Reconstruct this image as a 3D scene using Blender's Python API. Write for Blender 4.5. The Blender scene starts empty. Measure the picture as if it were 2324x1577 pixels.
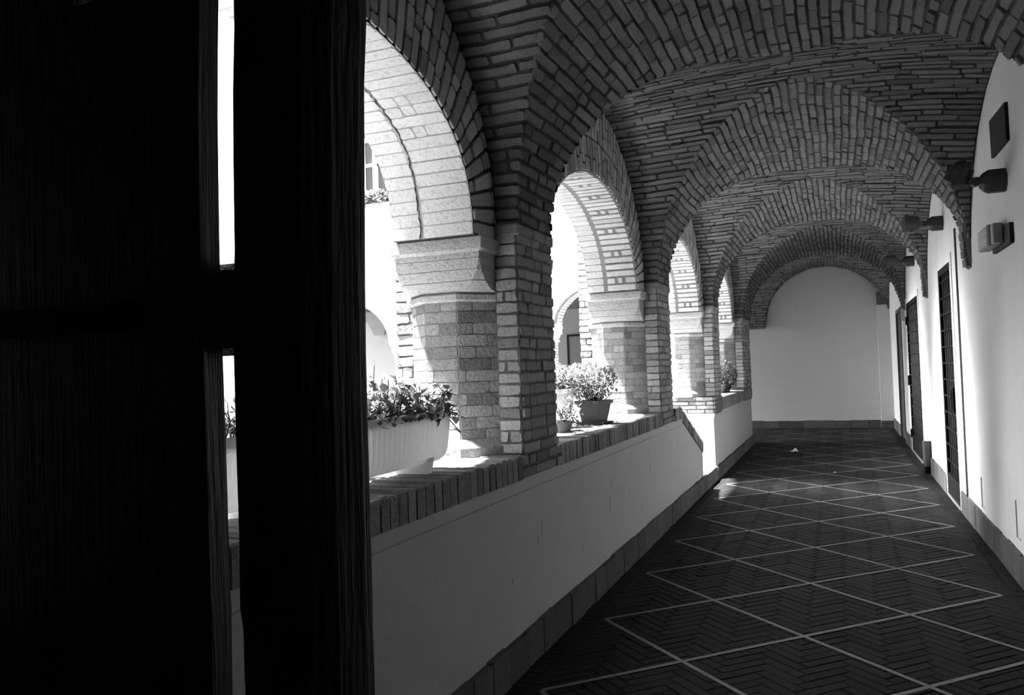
import bpy, math, random
from mathutils import Vector, Matrix
R_ = random.Random(7)
C = bpy.context.scene.collection
PI = math.pi
V = Vector

# ------------------------------------------------------------------ materials
def mat(name, base, var=0.0, rough=0.85, bump=0.0, bscale=40.0, noise=0.0, nscale=3.0, spec=0.3, stretch=None, metallic=0.0, dark=None, speck=0.0):
    """grey procedural material: base value, per-piece variation, blotchy noise, fine bump"""
    m = bpy.data.materials.new(name); m.use_nodes = True
    nt = m.node_tree; N = nt.nodes; L = nt.links
    b = N['Principled BSDF']
    b.inputs['Roughness'].default_value = rough
    b.inputs['Metallic'].default_value = metallic
    b.inputs['Specular IOR Level'].default_value = spec
    tc = N.new('ShaderNodeTexCoord')
    vec = tc.outputs['Object']
    if stretch:
        mp = N.new('ShaderNodeMapping'); mp.inputs['Scale'].default_value = stretch
        L.new(vec, mp.inputs['Vector']); vec = mp.outputs['Vector']
    def math_(op, a, bb):
        n = N.new('ShaderNodeMath'); n.operation = op
        for i, x in enumerate((a, bb)):
            if isinstance(x, (int, float)): n.inputs[i].default_value = x
            else: L.new(x, n.inputs[i])
        return n.outputs[0]
    val = None
    if var > 0:
        g = N.new('ShaderNodeNewGeometry')
        w = N.new('ShaderNodeTexWhiteNoise'); w.noise_dimensions = '1D'
        L.new(g.outputs['Random Per Island'], w.inputs['W'])
        # skew so that a few pieces are much darker
        p = math_('POWER', w.outputs['Value'], 0.7)
        val = math_('ADD', math_('MULTIPLY', p, 2 * var), 1 - var * 1.25)
    if noise > 0:
        n = N.new('ShaderNodeTexNoise'); n.inputs['Scale'].default_value = nscale; n.inputs['Detail'].default_value = 7; n.inputs['Roughness'].default_value = 0.62
        L.new(vec, n.inputs['Vector'])
        k = math_('ADD', math_('MULTIPLY', math_('SUBTRACT', n.outputs['Fac'], 0.5), 2 * noise), 1.0)
        val = k if val is None else math_('MULTIPLY', val, k)
    if speck > 0:
        n = N.new('ShaderNodeTexNoise'); n.inputs['Scale'].default_value = 55; n.inputs['Detail'].default_value = 3
        L.new(vec, n.inputs['Vector'])
        r = N.new('ShaderNodeMapRange'); r.inputs[1].default_value = 0.52; r.inputs[2].default_value = 0.7; r.inputs[3].default_value = 1.0; r.inputs[4].default_value = 1 - speck
        L.new(n.outputs['Fac'], r.inputs[0])
        val = r.outputs[0] if val is None else math_('MULTIPLY', val, r.outputs[0])
    if val is not None:
        v = math_('MAXIMUM', math_('MULTIPLY', val, base), 0.002)
        cb = N.new('ShaderNodeCombineColor')
        for i in range(3): L.new(v, cb.inputs[i])
        L.new(cb.outputs[0], b.inputs['Base Color'])
    else:
        b.inputs['Base Color'].default_value = (base, base, base, 1)
    if bump > 0:
        n = N.new('ShaderNodeTexNoise'); n.inputs['Scale'].default_value = bscale; n.inputs['Detail'].default_value = 6
        L.new(vec, n.inputs['Vector'])
        bp = N.new('ShaderNodeBump'); bp.inputs['Strength'].default_value = bump; bp.inputs['Distance'].default_value = 0.014
        L.new(n.outputs['Fac'], bp.inputs['Height']); L.new(bp.outputs[0], b.inputs['Normal'])
    return m

M = {}
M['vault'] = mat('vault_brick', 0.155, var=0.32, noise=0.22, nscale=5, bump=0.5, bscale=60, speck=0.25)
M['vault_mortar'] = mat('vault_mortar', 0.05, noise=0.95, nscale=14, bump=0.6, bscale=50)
M['pier'] = mat('pier_brick', 0.36, var=0.36, noise=0.25, nscale=6, bump=0.6, bscale=60, speck=0.35)
M['pier_mortar'] = mat('pier_mortar', 0.13, noise=0.95, nscale=16, bump=0.6, bscale=50)
M['shaft_mortar'] = mat('shaft_mortar', 0.26, noise=0.5, nscale=16, bump=0.6, bscale=50)
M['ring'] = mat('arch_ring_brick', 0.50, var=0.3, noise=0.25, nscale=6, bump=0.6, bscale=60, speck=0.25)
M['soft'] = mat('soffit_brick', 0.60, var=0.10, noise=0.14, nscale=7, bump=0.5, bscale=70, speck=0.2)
M['soft_mortar'] = mat('soffit_mortar', 0.22, noise=0.3, nscale=20, bump=0.5)
M['lime'] = mat('limewashed_brick', 0.78, var=0.05, noise=0.12, nscale=8, bump=0.55, bscale=70, speck=0.22)
M['capital'] = mat('capital_brick', 0.50, noise=0.2, nscale=8, bump=0.7, bscale=70, speck=0.3)
M['lime_mortar'] = mat('limewashed_mortar', 0.45, noise=0.35, nscale=20, bump=0.5)
M['cap'] = mat('coping_brick', 0.26, var=0.35, noise=0.3, nscale=8, bump=0.6, bscale=60, speck=0.35)
M['cap_mortar'] = mat('coping_mortar', 0.09, noise=0.6, nscale=25, bump=0.6)
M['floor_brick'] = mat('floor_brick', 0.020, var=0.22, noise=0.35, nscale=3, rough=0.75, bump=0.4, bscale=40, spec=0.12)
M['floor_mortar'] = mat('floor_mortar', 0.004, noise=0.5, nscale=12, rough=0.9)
M['floor_line'] = mat('floor_stone_strip', 0.2, var=0.1, noise=0.25, nscale=6, rough=0.7, bump=0.3)
M['plaster'] = mat('white_plaster', 0.76, noise=0.13, nscale=1.6, rough=0.92, bump=0.25, bscale=30, stretch=(1, 1, 0.35))
M['plaster_low'] = mat('parapet_plaster', 0.55, noise=0.06, nscale=1.5, rough=0.92, bump=0.2, bscale=30)
M['plaster_end'] = mat('end_wall_plaster', 0.60, noise=0.05, nscale=1.0, rough=0.92, bump=0.2, bscale=30)
M['plaster_dim'] = mat('shaded_end_plaster', 0.26, noise=0.06, nscale=1.0, rough=0.92)  # copy of the end wall plaster, darkened to stand for weaker light
M['scuff'] = mat('scuff_mark', 0.30, noise=0.5, nscale=40)
M['facade'] = mat('courtyard_plaster', 0.78, noise=0.06, nscale=0.8, rough=0.92, bump=0.2, bscale=20)
M['tile'] = mat('skirting_tile', 0.10, var=0.25, noise=0.3, nscale=7, bump=0.4)
M['dark_room'] = mat('light_absorbing_dark', 0.03, noise=0.2)  # dark so the unseen walls bounce no light onto the gate
M['wood'] = mat('old_dark_wood', 0.055, noise=1.0, nscale=4, rough=0.5, bump=1.0, bscale=7, spec=0.5, stretch=(14, 14, 0.8))
M['iron'] = mat('black_iron', 0.005, rough=0.6, spec=0.2, noise=0.3, nscale=20)
M['iron_bar'] = mat('iron_bar', 0.018, rough=0.4, spec=0.5, noise=0.3, nscale=20)
M['black'] = mat('near_black_panel', 0.006, rough=0.7, noise=0.2)
M['lamp'] = mat('dark_bronze_lamp', 0.05, rough=0.45, noise=0.1, nscale=10, spec=0.4)
M['lens'] = mat('lamp_lens', 0.05, rough=0.2, noise=0.05)
M['grey_plastic'] = mat('grey_plastic', 0.34, rough=0.5, noise=0.04)
M['stub_grey'] = mat('grey_cement_pipe', 0.10, rough=0.8, noise=0.4, nscale=25)
M['pale_plastic'] = mat('pale_plastic', 0.62, rough=0.45, noise=0.05, nscale=6)
M['dark_plastic'] = mat('dark_plastic_pot', 0.10, rough=0.5, noise=0.12, nscale=8)
M['planter'] = mat('pale_planter_plastic', 0.85, rough=0.6, noise=0.06, nscale=5, speck=0.08)
def translucent(m, f, v=.8):
    nt = m.node_tree; o = nt.nodes['Material Output']; b = nt.nodes['Principled BSDF']
    tr = nt.nodes.new('ShaderNodeBsdfTranslucent'); mx = nt.nodes.new('ShaderNodeMixShader'); mx.inputs[0].default_value = f
    tr.inputs[0].default_value = (v, v, v, 1)
    nt.links.new(b.outputs[0], mx.inputs[1]); nt.links.new(tr.outputs[0], mx.inputs[2]); nt.links.new(mx.outputs[0], o.inputs[0])
translucent(M['planter'], .45, .9)
M['soil'] = mat('soil', 0.02, noise=0.6, nscale=60, bump=0.8)
M['leaf'] = mat('leaf', 0.20, var=0.45, rough=0.45, spec=0.5, noise=0.25, nscale=30)
M['leaf_pale'] = mat('pale_leaf', 0.22, var=0.4, rough=0.5, spec=0.4, noise=0.2, nscale=30)
M['leaf_dark'] = mat('dark_leaf', 0.06, var=0.5, rough=0.45, spec=0.5, noise=0.25, nscale=30)
M['petal'] = mat('white_petal', 0.8, var=0.1, rough=0.6)
M['stem'] = mat('stem', 0.07, var=0.2, noise=0.3, nscale=30)
M['absorber_lawn'] = mat('absorber_grass', 0.02, noise=0.5, nscale=30, bump=1.0)
M['south'] = mat('shade_wing_facade', 0.12, noise=0.2, nscale=1.0, rough=0.92)  # dark tone limits light bounced off the added wings
M['paving'] = mat('courtyard_paving', 0.52, noise=0.15, nscale=2, bump=0.4)
M['glass'] = mat('dark_window_glass', 0.02, rough=0.08, spec=0.6)
M['paint'] = mat('white_window_paint', 0.75, rough=0.6, noise=0.05)
M['door_grey'] = mat('grey_painted_wood', 0.16, rough=0.7, noise=0.12, nscale=4, stretch=(3, 3, 0.6))
M['paper'] = mat('crumpled_paper', 0.85, rough=0.8, noise=0.05)
M['stone'] = mat('threshold_stone', 0.62, noise=0.45, nscale=9, bump=0.8, bscale=25)
M['roof'] = mat('roof_slab', 0.2, noise=0.2)

for k_, v_ in (('leaf', .15), ('leaf_pale', .2), ('leaf_dark', .06), ('petal', .7)): translucent(M[k_], .3, v_)

# ------------------------------------------------------------------ mesh helpers
class Acc:
    def __init__(s): s.v = []; s.f = []; s.m = []
    def poly(s, pts, mi=0):
        n = len(s.v); s.v += [tuple(p) for p in pts]; s.f.append(tuple(range(n, n + len(pts)))); s.m.append(mi)
    def hexa(s, a, b, mi=0, bottom=True):
        """a: 4 base points, b: 4 top points (same order); ccw seen from the top"""
        n = len(s.v); s.v += [tuple(p) for p in a] + [tuple(p) for p in b]
        fs = [(n+4, n+5, n+6, n+7)] + [(n+i, n+(i+1) % 4, n+4+(i+1) % 4, n+4+i) for i in range(4)]
        if bottom: fs.append((n+3, n+2, n+1, n))
        s.f += fs; s.m += [mi] * len(fs)
    def box(s, x0, x1, y0, y1, z0, z1, mi=0):
        s.hexa([(x0,y0,z0),(x1,y0,z0),(x1,y1,z0),(x0,y1,z0)], [(x0,y0,z1),(x1,y0,z1),(x1,y1,z1),(x0,y1,z1)], mi)
    def cbox(s, x0, x1, y0, y1, z0, z1, c=0.01, mi=0):
        """box with chamfered vertical and top/bottom edges"""
        s.loft([(z, [(x0+e+c,y0+e),(x1-e-c,y0+e),(x1-e,y0+e+c),(x1-e,y1-e-c),(x1-e-c,y1-e),(x0+e+c,y1-e),(x0+e,y1-e-c),(x0+e,y0+e+c)]) for z, e in ((z0,c),(z0+c,0),(z1-c,0),(z1,c))], mi)
    def loft(s, rings, mi=0, caps=True, closed=True):
        """rings: list of (z, [(x,y)...]) or lists of 3D points, equal counts"""
        rr = [[(p[0], p[1], r[0]) for p in r[1]] if isinstance(r, tuple) else [tuple(p) for p in r] for r in rings]
        n0 = len(s.v); k = len(rr[0])
        for r in rr: s.v += r
        for i in range(len(rr) - 1):
            for j in range(k if closed else k - 1):
                a = n0 + i*k + j; b = n0 + i*k + (j+1) % k
                s.f.append((a, b, b + k, a + k)); s.m.append(mi)
        if caps and closed:
            s.f.append(tuple(n0 + j for j in reversed(range(k)))); s.m.append(mi)
            s.f.append(tuple(n0 + (len(rr)-1)*k + j for j in range(k))); s.m.append(mi)
    def tube(s, pts, r, n=8, mi=0, r1=None):
        pts = [V(p) for p in pts]; rings = []
        for i, p in enumerate(pts):
            d = (pts[min(i+1, len(pts)-1)] - pts[max(i-1, 0)]).normalized()
            a = d.cross(V((0,0,1)) if abs(d.z) < .9 else V((1,0,0))).normalized(); b = d.cross(a)
            rad = r if r1 is None else r + (r1 - r) * i / (len(pts) - 1)
            rings.append([p + a*rad*math.cos(2*PI*j/n) + b*rad*math.sin(2*PI*j/n) for j in range(n)])
        s.loft(rings, mi)
    def grid(s, fn, nu, nv, mi=0):
        n0 = len(s.v)
        for i in range(nu + 1):
            for j in range(nv + 1): s.v.append(tuple(fn(i/nu, j/nv)))
        for i in range(nu):
            for j in range(nv):
                a = n0 + i*(nv+1) + j
                s.f.append((a, a+nv+1, a+nv+2, a+1)); s.m.append(mi)

def obj(name, acc, mats, parent=None, smooth=False):
    if not isinstance(mats, (list, tuple)): mats = [mats]
    me = bpy.data.meshes.new(name)
    off = parent_loc(parent)
    me.from_pydata([(x-off.x, y-off.y, z-off.z) for x, y, z in acc.v], [], acc.f)
    for m in mats: me.materials.append(m)
    if len(mats) > 1: me.polygons.foreach_set('material_index', acc.m)
    if smooth: me.polygons.foreach_set('use_smooth', [True]*len(me.polygons))
    me.update()
    o = bpy.data.objects.new(name, me); C.objects.link(o)
    if parent is not None: o.parent = parent
    return o
def parent_loc(p):
    t = V((0,0,0))
    while p is not None: t = t + p.location; p = p.parent
    return t
def tag(o, label, cat, group=None, kind=None):
    o['label'] = label; o['category'] = cat
    if group: o['group'] = group
    if kind: o['kind'] = kind
    return o
def thing(name, label, cat, loc, group=None, kind=None):
    o = bpy.data.objects.new(name, None); C.objects.link(o); o.location = loc
    o.empty_display_size = 0.1
    return tag(o, label, cat, group, kind)

def lay(acc, f, v0, v1, rng, course=0.062, blen=0.28, gap=0.009, h=0.008, ch=0.003, jit=0.0015, headers=0.15, rnd=None, mi=0, nsub=1, minlen=0.05, hvar=0.5, stag=True, wob=0.0):
    """brick courses on a surface f(u, v) -> (point, normal); course along v, bricks along u"""
    rnd = rnd or R_
    n = max(1, round((v1 - v0) / course)); c = (v1 - v0) / n
    for i in range(n):
        va = v0 + i*c; vb = va + c
        for (ua, ub) in rng((va + vb) / 2):
            if ub - ua < 0.012: continue
            u = ua; first = True
            while u < ub - 1e-6:
                l = blen * rnd.uniform(.93, 1.07)
                if rnd.random() < headers: l *= .48
                if first and stag: l *= (0.5 if i % 2 else 1.0) * rnd.uniform(.75, 1.0)
                first = False
                e = u + l
                if ub - e < minlen: e = ub
                hh = h * rnd.uniform(1 - hvar, 1 + hvar)
                g = gap / 2; a0 = u + g; L = e - u - gap; Hc = c - gap
                if L < .004: u = e; continue
                cu = min(.012, L*.2)
                nb = 1 if L < .07 else (2 if L < .15 else 4)
                ring = [(cu + (L-2*cu)*q/nb, 0, 0, 1) for q in range(nb+1)] + [(L, Hc*.16, -1, 0), (L, Hc*.84, -1, 0)]
                ring += [(cu + (L-2*cu)*q/nb, Hc, 0, -1) for q in reversed(range(nb+1))] + [(0, Hc*.84, 1, 0), (0, Hc*.16, 1, 0)]
                A = []; B = []
                tu, tv = rnd.uniform(-1, 1)*jit*.8, rnd.uniform(-1, 1)*jit*.8
                for (du, dv, iu, iv) in ring:
                    x = a0 + du + rnd.uniform(-jit, jit)*.8; y = va + g + dv + rnd.uniform(-jit, jit)*.8
                    if wob: y += wob*(math.sin(3.1*x + 1.7*y) + .7*math.sin(7.7*x + 5.3*y + 2))
                    P, Nn = f(x, y); A.append(P - Nn*0.003)
                    P2, N2 = f(x + iu*ch, y + iv*ch)
                    B.append(P2 + N2 * max(.002, hh + tu*(2*du/L - 1) + tv*(2*dv/Hc - 1)))
                n0 = len(acc.v); k = len(ring)
                acc.v += [tuple(p) for p in A] + [tuple(p) for p in B]
                acc.f.append(tuple(range(n0 + k, n0 + 2*k))); acc.m.append(mi)
                for q in range(k):
                    acc.f.append((n0 + q, n0 + (q+1) % k, n0 + k + (q+1) % k, n0 + k + q)); acc.m.append(mi)
                u = e

# ------------------------------------------------------------------ layout numbers
XL, XR = -0.17, 2.47             # pilaster fronts / right wall
WI, WO = -0.30, -0.77            # arcade wall, corridor face and courtyard face
XM = (XL + XR) / 2; RV = (XR - XL) / 2; ZS = 2.34
PIERS = [-4.15, -0.55, 3.05, 6.65, 10.25]
BAYS = [-2.35, 1.25, 4.85, 8.45, 12.95]
YEND = 14.8
AE, BE, ZA = 1.25, 0.79, 2.25    # arcade arch half span, rise, springing

def lat_a(k, x):
    t = min(1, max(0, (x - XL) / (XR - XL)))
    if k == 4: return 1.62 + 0.16*t
    return 1.54 + 0.16*t
def lat_b(x):
    t = min(1.0, max(-1.0, (x - XM) / RV))
    return 1.375 - (0.045*t*t if t < 0 else 0.12*t*t)
def z_lat(k, x, y):
    q = (y - BAYS[k]) / lat_a(k, x)
    return None if abs(q) >= 1 else 2.30 + lat_b(x) * math.sqrt(1 - q*q)
def z_main(x):
    q = (x - XM) / RV
    return ZS if abs(q) >= 1 else ZS + RV * math.sqrt(1 - q*q)

# ------------------------------------------------------------------ floor
def build_floor():
    a = Acc(); d = 1.15; L, W = 0.28, 0.068
    a.poly([(-6.5,-6.6,0),(2.62,-6.6,0),(2.62,14.8,0),(-6.5,14.8,0)], 0)
    rnd = random.Random(3)
    c45 = math.sqrt(.5)
    def put(cx, cy, lx, ly):
        # brick centred at (cx, cy) in the rotated frame
        X = (cx - cy) * c45; Y = (cx + cy) * c45
        if not (0.0 <= X <= 2.30 and -5.0 < Y < 14.75): return
        g = 0.0035; t = rnd.uniform(.002, .0055); tx = rnd.uniform(-.0008, .0008); ty = rnd.uniform(-.0008, .0008)
        A = []; B = []
        for sx, sy in ((-1,-1),(1,-1),(1,1),(-1,1)):
            px = cx + sx*(lx/2 - g); py = cy + sy*(ly/2 - g)
            qx = cx + sx*(lx/2 - g - .0025); qy = cy + sy*(ly/2 - g - .0025)
            A.append(((px-py)*c45, (px+py)*c45, -.001)); B.append(((qx-qy)*c45, (qx+qy)*c45, t + sx*tx + sy*ty))
        a.hexa(A, B, 1, bottom=False)
    for i in range(-260, 260):
        for j in range(-60, 60):
            ox = i*W + j*L; oy = i*W - j*L
            if not (-4.6 < (ox+oy)*c45 < 15.4 and -1 < (ox-oy)*c45 < 3.3): continue
            put(ox + L/2, oy + W/2, L, W)
            put(ox + W/2, oy + W + L/2, W, L)
    # border courses on both sides
    def flat(x0, x1, y0, y1):
        g = .003; t = rnd.uniform(.0025, .005)
        a.hexa([(x0+g,y0+g,-.001),(x1-g,y0+g,-.001),(x1-g,y1-g,-.001),(x0+g,y1-g,-.001)], [(x0+g+.002,y0+g+.002,t),(x1-g-.002,y0+g+.002,t),(x1-g-.002,y1-g-.002,t),(x0+g+.002,y1-g-.002,t)], 1, bottom=False)
    y = -5.0
    while y < 14.7:
        flat(2.305, 2.372, y, y+.28); flat(-.072, -.005, y, y+.28); y += .28
    y = -5.0
    while y < 14.7:
        flat(2.372, 2.60, y, y+.07); flat(-.30, -.072, y, y+.07); y += .07
    # pale strips, both diagonals, broken where they cross the border
    w = 0.014; z = .0068
    for s in (1, -1):
        for n in range(-8, 17):
            # s=+1: y = n d + x ; s=-1: y = n d - x
            for k in range(6):
                x0 = 2.3*k/6; x1 = 2.3*(k+1)/6 + (0 if k == 5 else .0)
                y0 = n*d + s*x0; y1 = n*d + s*x1
                if max(y0, y1) < -5 or max(y0, y1) > 14.5: continue
                wy = w * math.sqrt(2)
                zz = z + (0.0006 if s > 0 else 0)
                a.poly([(x0, y0-wy, zz), (x1, y1-wy, zz), (x1, y1+wy, zz), (x0, y0+wy, zz)], 2)
    o = obj('floor', a, [M['floor_mortar'], M['floor_brick'], M['floor_line']])
    tag(o, 'dark herringbone brick corridor floor crossed by a diamond grid of pale strips', 'floor', kind='structure')
build_floor()

# ------------------------------------------------------------------ vaulted ceiling
def build_ceiling():
    a = Acc(); rnd = random.Random(11)
    TH0 = 0.0
    def fm(y, s):
        th = s / RV
        x = XM - RV*math.cos(th); z = ZS + RV*math.sin(th)
        return V((x, y, z)), V((math.cos(th), 0, -math.sin(th)))
    def ymain(z, x):
        iv = []; lo = -6.6
        for k in range(5):
            b = lat_b(x); q = (z - 2.30) / b
            if q < 1:
                dlt = lat_a(k, x) * math.sqrt(max(0, 1 - q*q))
                if dlt > 0.01:
                    iv.append((lo, BAYS[k] - dlt)); lo = BAYS[k] + dlt
        iv.append((lo, YEND))
        return [(p, q) for p, q in iv if q > p]
    def rng_m(s):
        P, _ = fm(0, s); return ymain(P.z, P.x)
    def rng_m2(s):
        out = []
        for p, q in rng_m(s):
            p = max(p, -3.9)
            p += rnd.uniform(-.012, .012); q += rnd.uniform(-.012, .012)
            if q > p: out.append((p, q))
        return out
    lay(a, fm, 0, PI*RV, rng_m2, course=.066, blen=.29, gap=.011, h=.011, headers=.3, rnd=rnd, mi=1, jit=.0042, ch=.005, wob=.004, hvar=.7)
    # lateral webs
    def make_fl(k):
        T = 240
        s = [0.0]
        aa, bb = lat_a(k, XM), lat_b(XM)
        for i in range(1, T+1):
            p0 = PI*(i-1)/T; p1 = PI*i/T
            s.append(s[-1] + math.hypot(aa*(math.cos(p0)-math.cos(p1)), bb*(math.sin(p1)-math.sin(p0))))
        tot = s[-1]
        def phi(v):
            v = min(tot, max(0, v)); lo, hi = 0, T
            while hi - lo > 1:
                m = (lo+hi)//2
                if s[m] <= v: lo = m
                else: hi = m
            return PI*(lo + (v - s[lo])/(s[hi]-s[lo]))/T
        def P(x, v):
            ph = phi(v)
            return V((x, BAYS[k] - lat_a(k, x)*math.cos(ph), 2.30 + lat_b(x)*math.sin(ph)))
        def f(x, v):
            e = .004
            p = P(x, v); du = P(x+e, v) - P(x-e, v); dv = P(x, v+e) - P(x, v-e)
            n = dv.cross(du)
            if n.length < 1e-9: n = V((0,0,-1))
            n.normalize()
            if n.z > 0 and abs(n.z) > .05: n = -n
            c = V((0, BAYS[k] - p.y, 0))
            if n.z > -.05 and n.dot(c) < 0: n = -n
            return p, n
        return f, P, tot
    for k in range(5):
        f, P, tot = make_fl(k)
        x_lo = WI if k < 4 else -3.0
        def rng_l(v):
            good = []; n = 160; cur = None
            x1 = XR + .0
            for i in range(n+1):
                x = x_lo + (x1 - x_lo)*i/n
                ok = P(x, v).z >= z_main(x) or x < XL
                if ok and cur is None: cur = x
                if not ok and cur is not None: good.append((cur, x)); cur = None
            if cur is not None: good.append((cur, x1))
            return [(p - (0 if p < x_lo+.01 else .01), q + (0 if q > x1-.01 else .01)) for p, q in good]
        def rng_l2(v): return [(p + (0 if p < x_lo+.02 else rnd.uniform(-.012,.012)), q) for p, q in rng_l(v)]
        lay(a, f, 0, tot, rng_l2, course=.064, blen=.30, gap=.011, h=.011, headers=.18, rnd=rnd, mi=1, jit=.0042, ch=.005, wob=.0035, hvar=.7)
    # mortar surface behind, as a dense height field
    nx, ny = 120, 540
    ys = [-6.6 + (YEND + 6.6)*j/ny for j in range(ny+1)]
    xs = [XM - (RV)*math.cos(PI*i/nx) for i in range(nx+1)]
    xs = [WI-.02] + [x for x in xs] + [XR + .06]
    def hz(x, y):
        z = z_main(x)
        for k in range(5):
            if k < 4 and x < WI - .1: continue
            zl = z_lat(k, x, y)
            if zl is not None: z = max(z, zl)
        return z
    n0 = len(a.v)
    for y in ys:
        for x in xs: a.v.append((x, y, hz(x, y) + .0015))
    w = len(xs)
    for j in range(ny):
        for i in range(w-1):
            q = n0 + j*w + i
            a.f.append((q, q+w, q+w+1, q+1)); a.m.append(0)
    for i in range(6):
        for j in range(24):
            q = []
            for di, dj in ((0,0),(1,0),(1,1),(0,1)):
                x = -3.0 + (WI-.02+3.0)*(i+di)/6; ph = PI*(j+dj)/24
                q.append((x, 12.95 - 1.85*math.cos(ph), 2.35 + 1.36*math.sin(ph)))
            a.poly(q, 0)
    # bracket-like springers on the right wall
    for k, yp in enumerate(PIERS[1:4]):
        def spr(u, v):
            return V((XR - .035 - .09*v, yp - .10 + u, 2.30 + v)), V((-1, 0, -.1)).normalized()
        lay(a, spr, 0, .30, lambda v: [(0, .2)], course=.075, blen=.2, gap=.008, h=.008, headers=0, rnd=rnd, mi=1, stag=False)
        a.hexa([(XR+.02,yp-.10,2.27),(XR-.022,yp-.085,2.30),(XR-.022,yp+.085,2.30),(XR+.02,yp+.10,2.27)][::-1], [(XR+.02,yp-.16,2.66),(XR-.06,yp-.12,2.66),(XR-.06,yp+.12,2.66),(XR+.02,yp+.16,2.66)][::-1], 1)
    # corner springers on the end wall
    lay(a, lambda u, v: (V((-.52+u, YEND-.06-.05*v, 2.33+v)), V((0,-1,0))), 0, .62, lambda v: [(0, .37+.2*v)], course=.062, blen=.26, gap=.01, h=.02, rnd=rnd, mi=1)
    a.box(-.52, -.16, YEND-.065, YEND+.02, 2.31, 2.95, 1)
    a.box(2.22, XR+.02, YEND-.10, YEND+.02, 2.70, 3.0, 1)
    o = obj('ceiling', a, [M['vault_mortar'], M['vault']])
    tag(o, 'groin vaulted ceiling of dark rough bricks over the corridor', 'ceiling', kind='structure')
build_ceiling()
r = Acc(); r.box(-.95, 2.9, -6.9, 15.2, 4.15, 4.4); r.box(-12, -.9, 10.7, 15.2, 4.15, 4.4)
tag(obj('roof', r, M['roof']), 'roof slab above the vaulted corridor', 'roof', kind='structure')

# ------------------------------------------------------------------ arcade wall
def ell(t, a=AE, b=BE, p=2.0):
    c, s_ = math.cos(t), max(0.0, math.sin(t)); e = 2.0/p
    return (-a*math.copysign(abs(c)**e, c), b*s_**e)
def arc_tab(a, b, p_=2.0, T=400):
    s = [0.0]
    for i in range(1, T+1):
        p, q = ell(PI*(i-1)/T, a, b, p_), ell(PI*i/T, a, b, p_); s.append(s[-1] + math.hypot(p[0]-q[0], p[1]-q[1]))
    tot = s[-1]
    def t_of(v):
        if v <= 0: return 0.0
        if v >= tot: return PI
        lo, hi = 0, T
        while hi-lo > 1:
            m = (lo+hi)//2
            if s[m] <= v: lo = m
            else: hi = m
        return PI*(lo + (v-s[lo])/(s[hi]-s[lo]))/T
    return t_of, tot

def arch_faces(a, P2, yc, zs, ae, be, di, do, top, rnd, k, mats, sp=2.0):
    """soffit and ring of one arch. P2(along, depth, z) -> point; di/do depth of corridor and courtyard faces"""
    t_of, tot = arc_tab(ae, be, sp)
    def base(v):
        t = t_of(v); y, z = ell(t, ae, be, sp)
        ea, eb = ell(max(.0005, t - .01), ae, be, sp), ell(min(PI - .0005, t + .01), ae, be, sp)
        n = V((-(eb[1]-ea[1]), eb[0]-ea[0])); n.normalize()
        return y, z, n
    inward = (P2(0, di, 0) - P2(0, do, 0)).normalized()
    def fs(u, v):     # soffit; u = depth from the corridor face
        y, z, n = base(v)
        p = P2(yc + y, di + (do-di)*u/abs(do-di), zs + z)
        nn = -(P2(n.x, 0, n.y) - P2(0, 0, 0))
        return p, nn.normalized()
    def fr(u, v):     # ring face; u = distance out from the arch line
        y, z, n = base(v)
        return P2(yc + y + n.x*u, di, zs + z + n.y*u), inward
    th = abs(do - di)
    inner = min(.29, th*.62)
    soft, softm, ring, ringm, tight = mats
    if tight:
        lay(a, fs, 0, tot, lambda v: [(0, inner-.004), (inner+.006, th)] if rnd.random() > .14 else [(0, inner*.45), (inner*.45, inner*.68), (inner*.68, inner-.004), (inner+.006, th)], course=.066, blen=5, gap=.004, h=.003, ch=.0015, headers=0, rnd=rnd, mi=soft, jit=.0012, hvar=.9, stag=False)
        pr = None; off = 0; nn = 150
        for i in range(nn+1):
            v = tot*(.30 + .70*i/nn); off = off*.8 + rnd.uniform(-.006, .006); wd = .0012 + .004*rnd.random()
            p1 = fs(inner + off - wd, v)[0]; p2 = fs(inner + off + wd, v)[0]; n_ = fs(inner, v)[1]*.0085
            if pr: a.poly([pr[0], pr[1], p2 + n_, p1 + n_], 0)
            pr = (p1 + n_, p2 + n_)
    else:
        cnt = [0]
        def rr(v):
            cnt[0] += 1
            if cnt[0] % 4 == 0: return [(0, .11), (.12, .18), (.19, inner-.006)]
            return [(0, inner-.006)]
        lay(a, fs, 0, tot, rr, course=.066, blen=5, gap=.013, h=.010, ch=.004, headers=0, rnd=rnd, mi=soft, stag=False)
        lay(a, fs, 0, tot, lambda v: [(inner+.02, th)], course=.066, blen=5, gap=.004, h=.004, ch=.001, headers=0, rnd=rnd, mi=soft, stag=False)
    def rrng(v):
        # up to the vault web
        lo, hi = 0.0, 1.2
        for u in [i*.01 for i in range(1, 121)]:
            p, _ = fr(u, v)
            if top(p): hi = u - .005; break
        return [(0, min(hi, .27)), (min(hi, .27), hi)]
    lay(a, fr, 0, tot, rrng, course=.066, blen=.27, gap=.010, h=.008, headers=.25, rnd=rnd, mi=ring)
    # mortar backing
    N = 48
    for i in range(N):
        v0, v1 = tot*i/N, tot*(i+1)/N
        p0, p1 = fs(0, v0)[0], fs(0, v1)[0]; q0, q1 = fs(th, v0)[0], fs(th, v1)[0]
        a.poly([p0, p1, q1, q0], softm)

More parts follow.
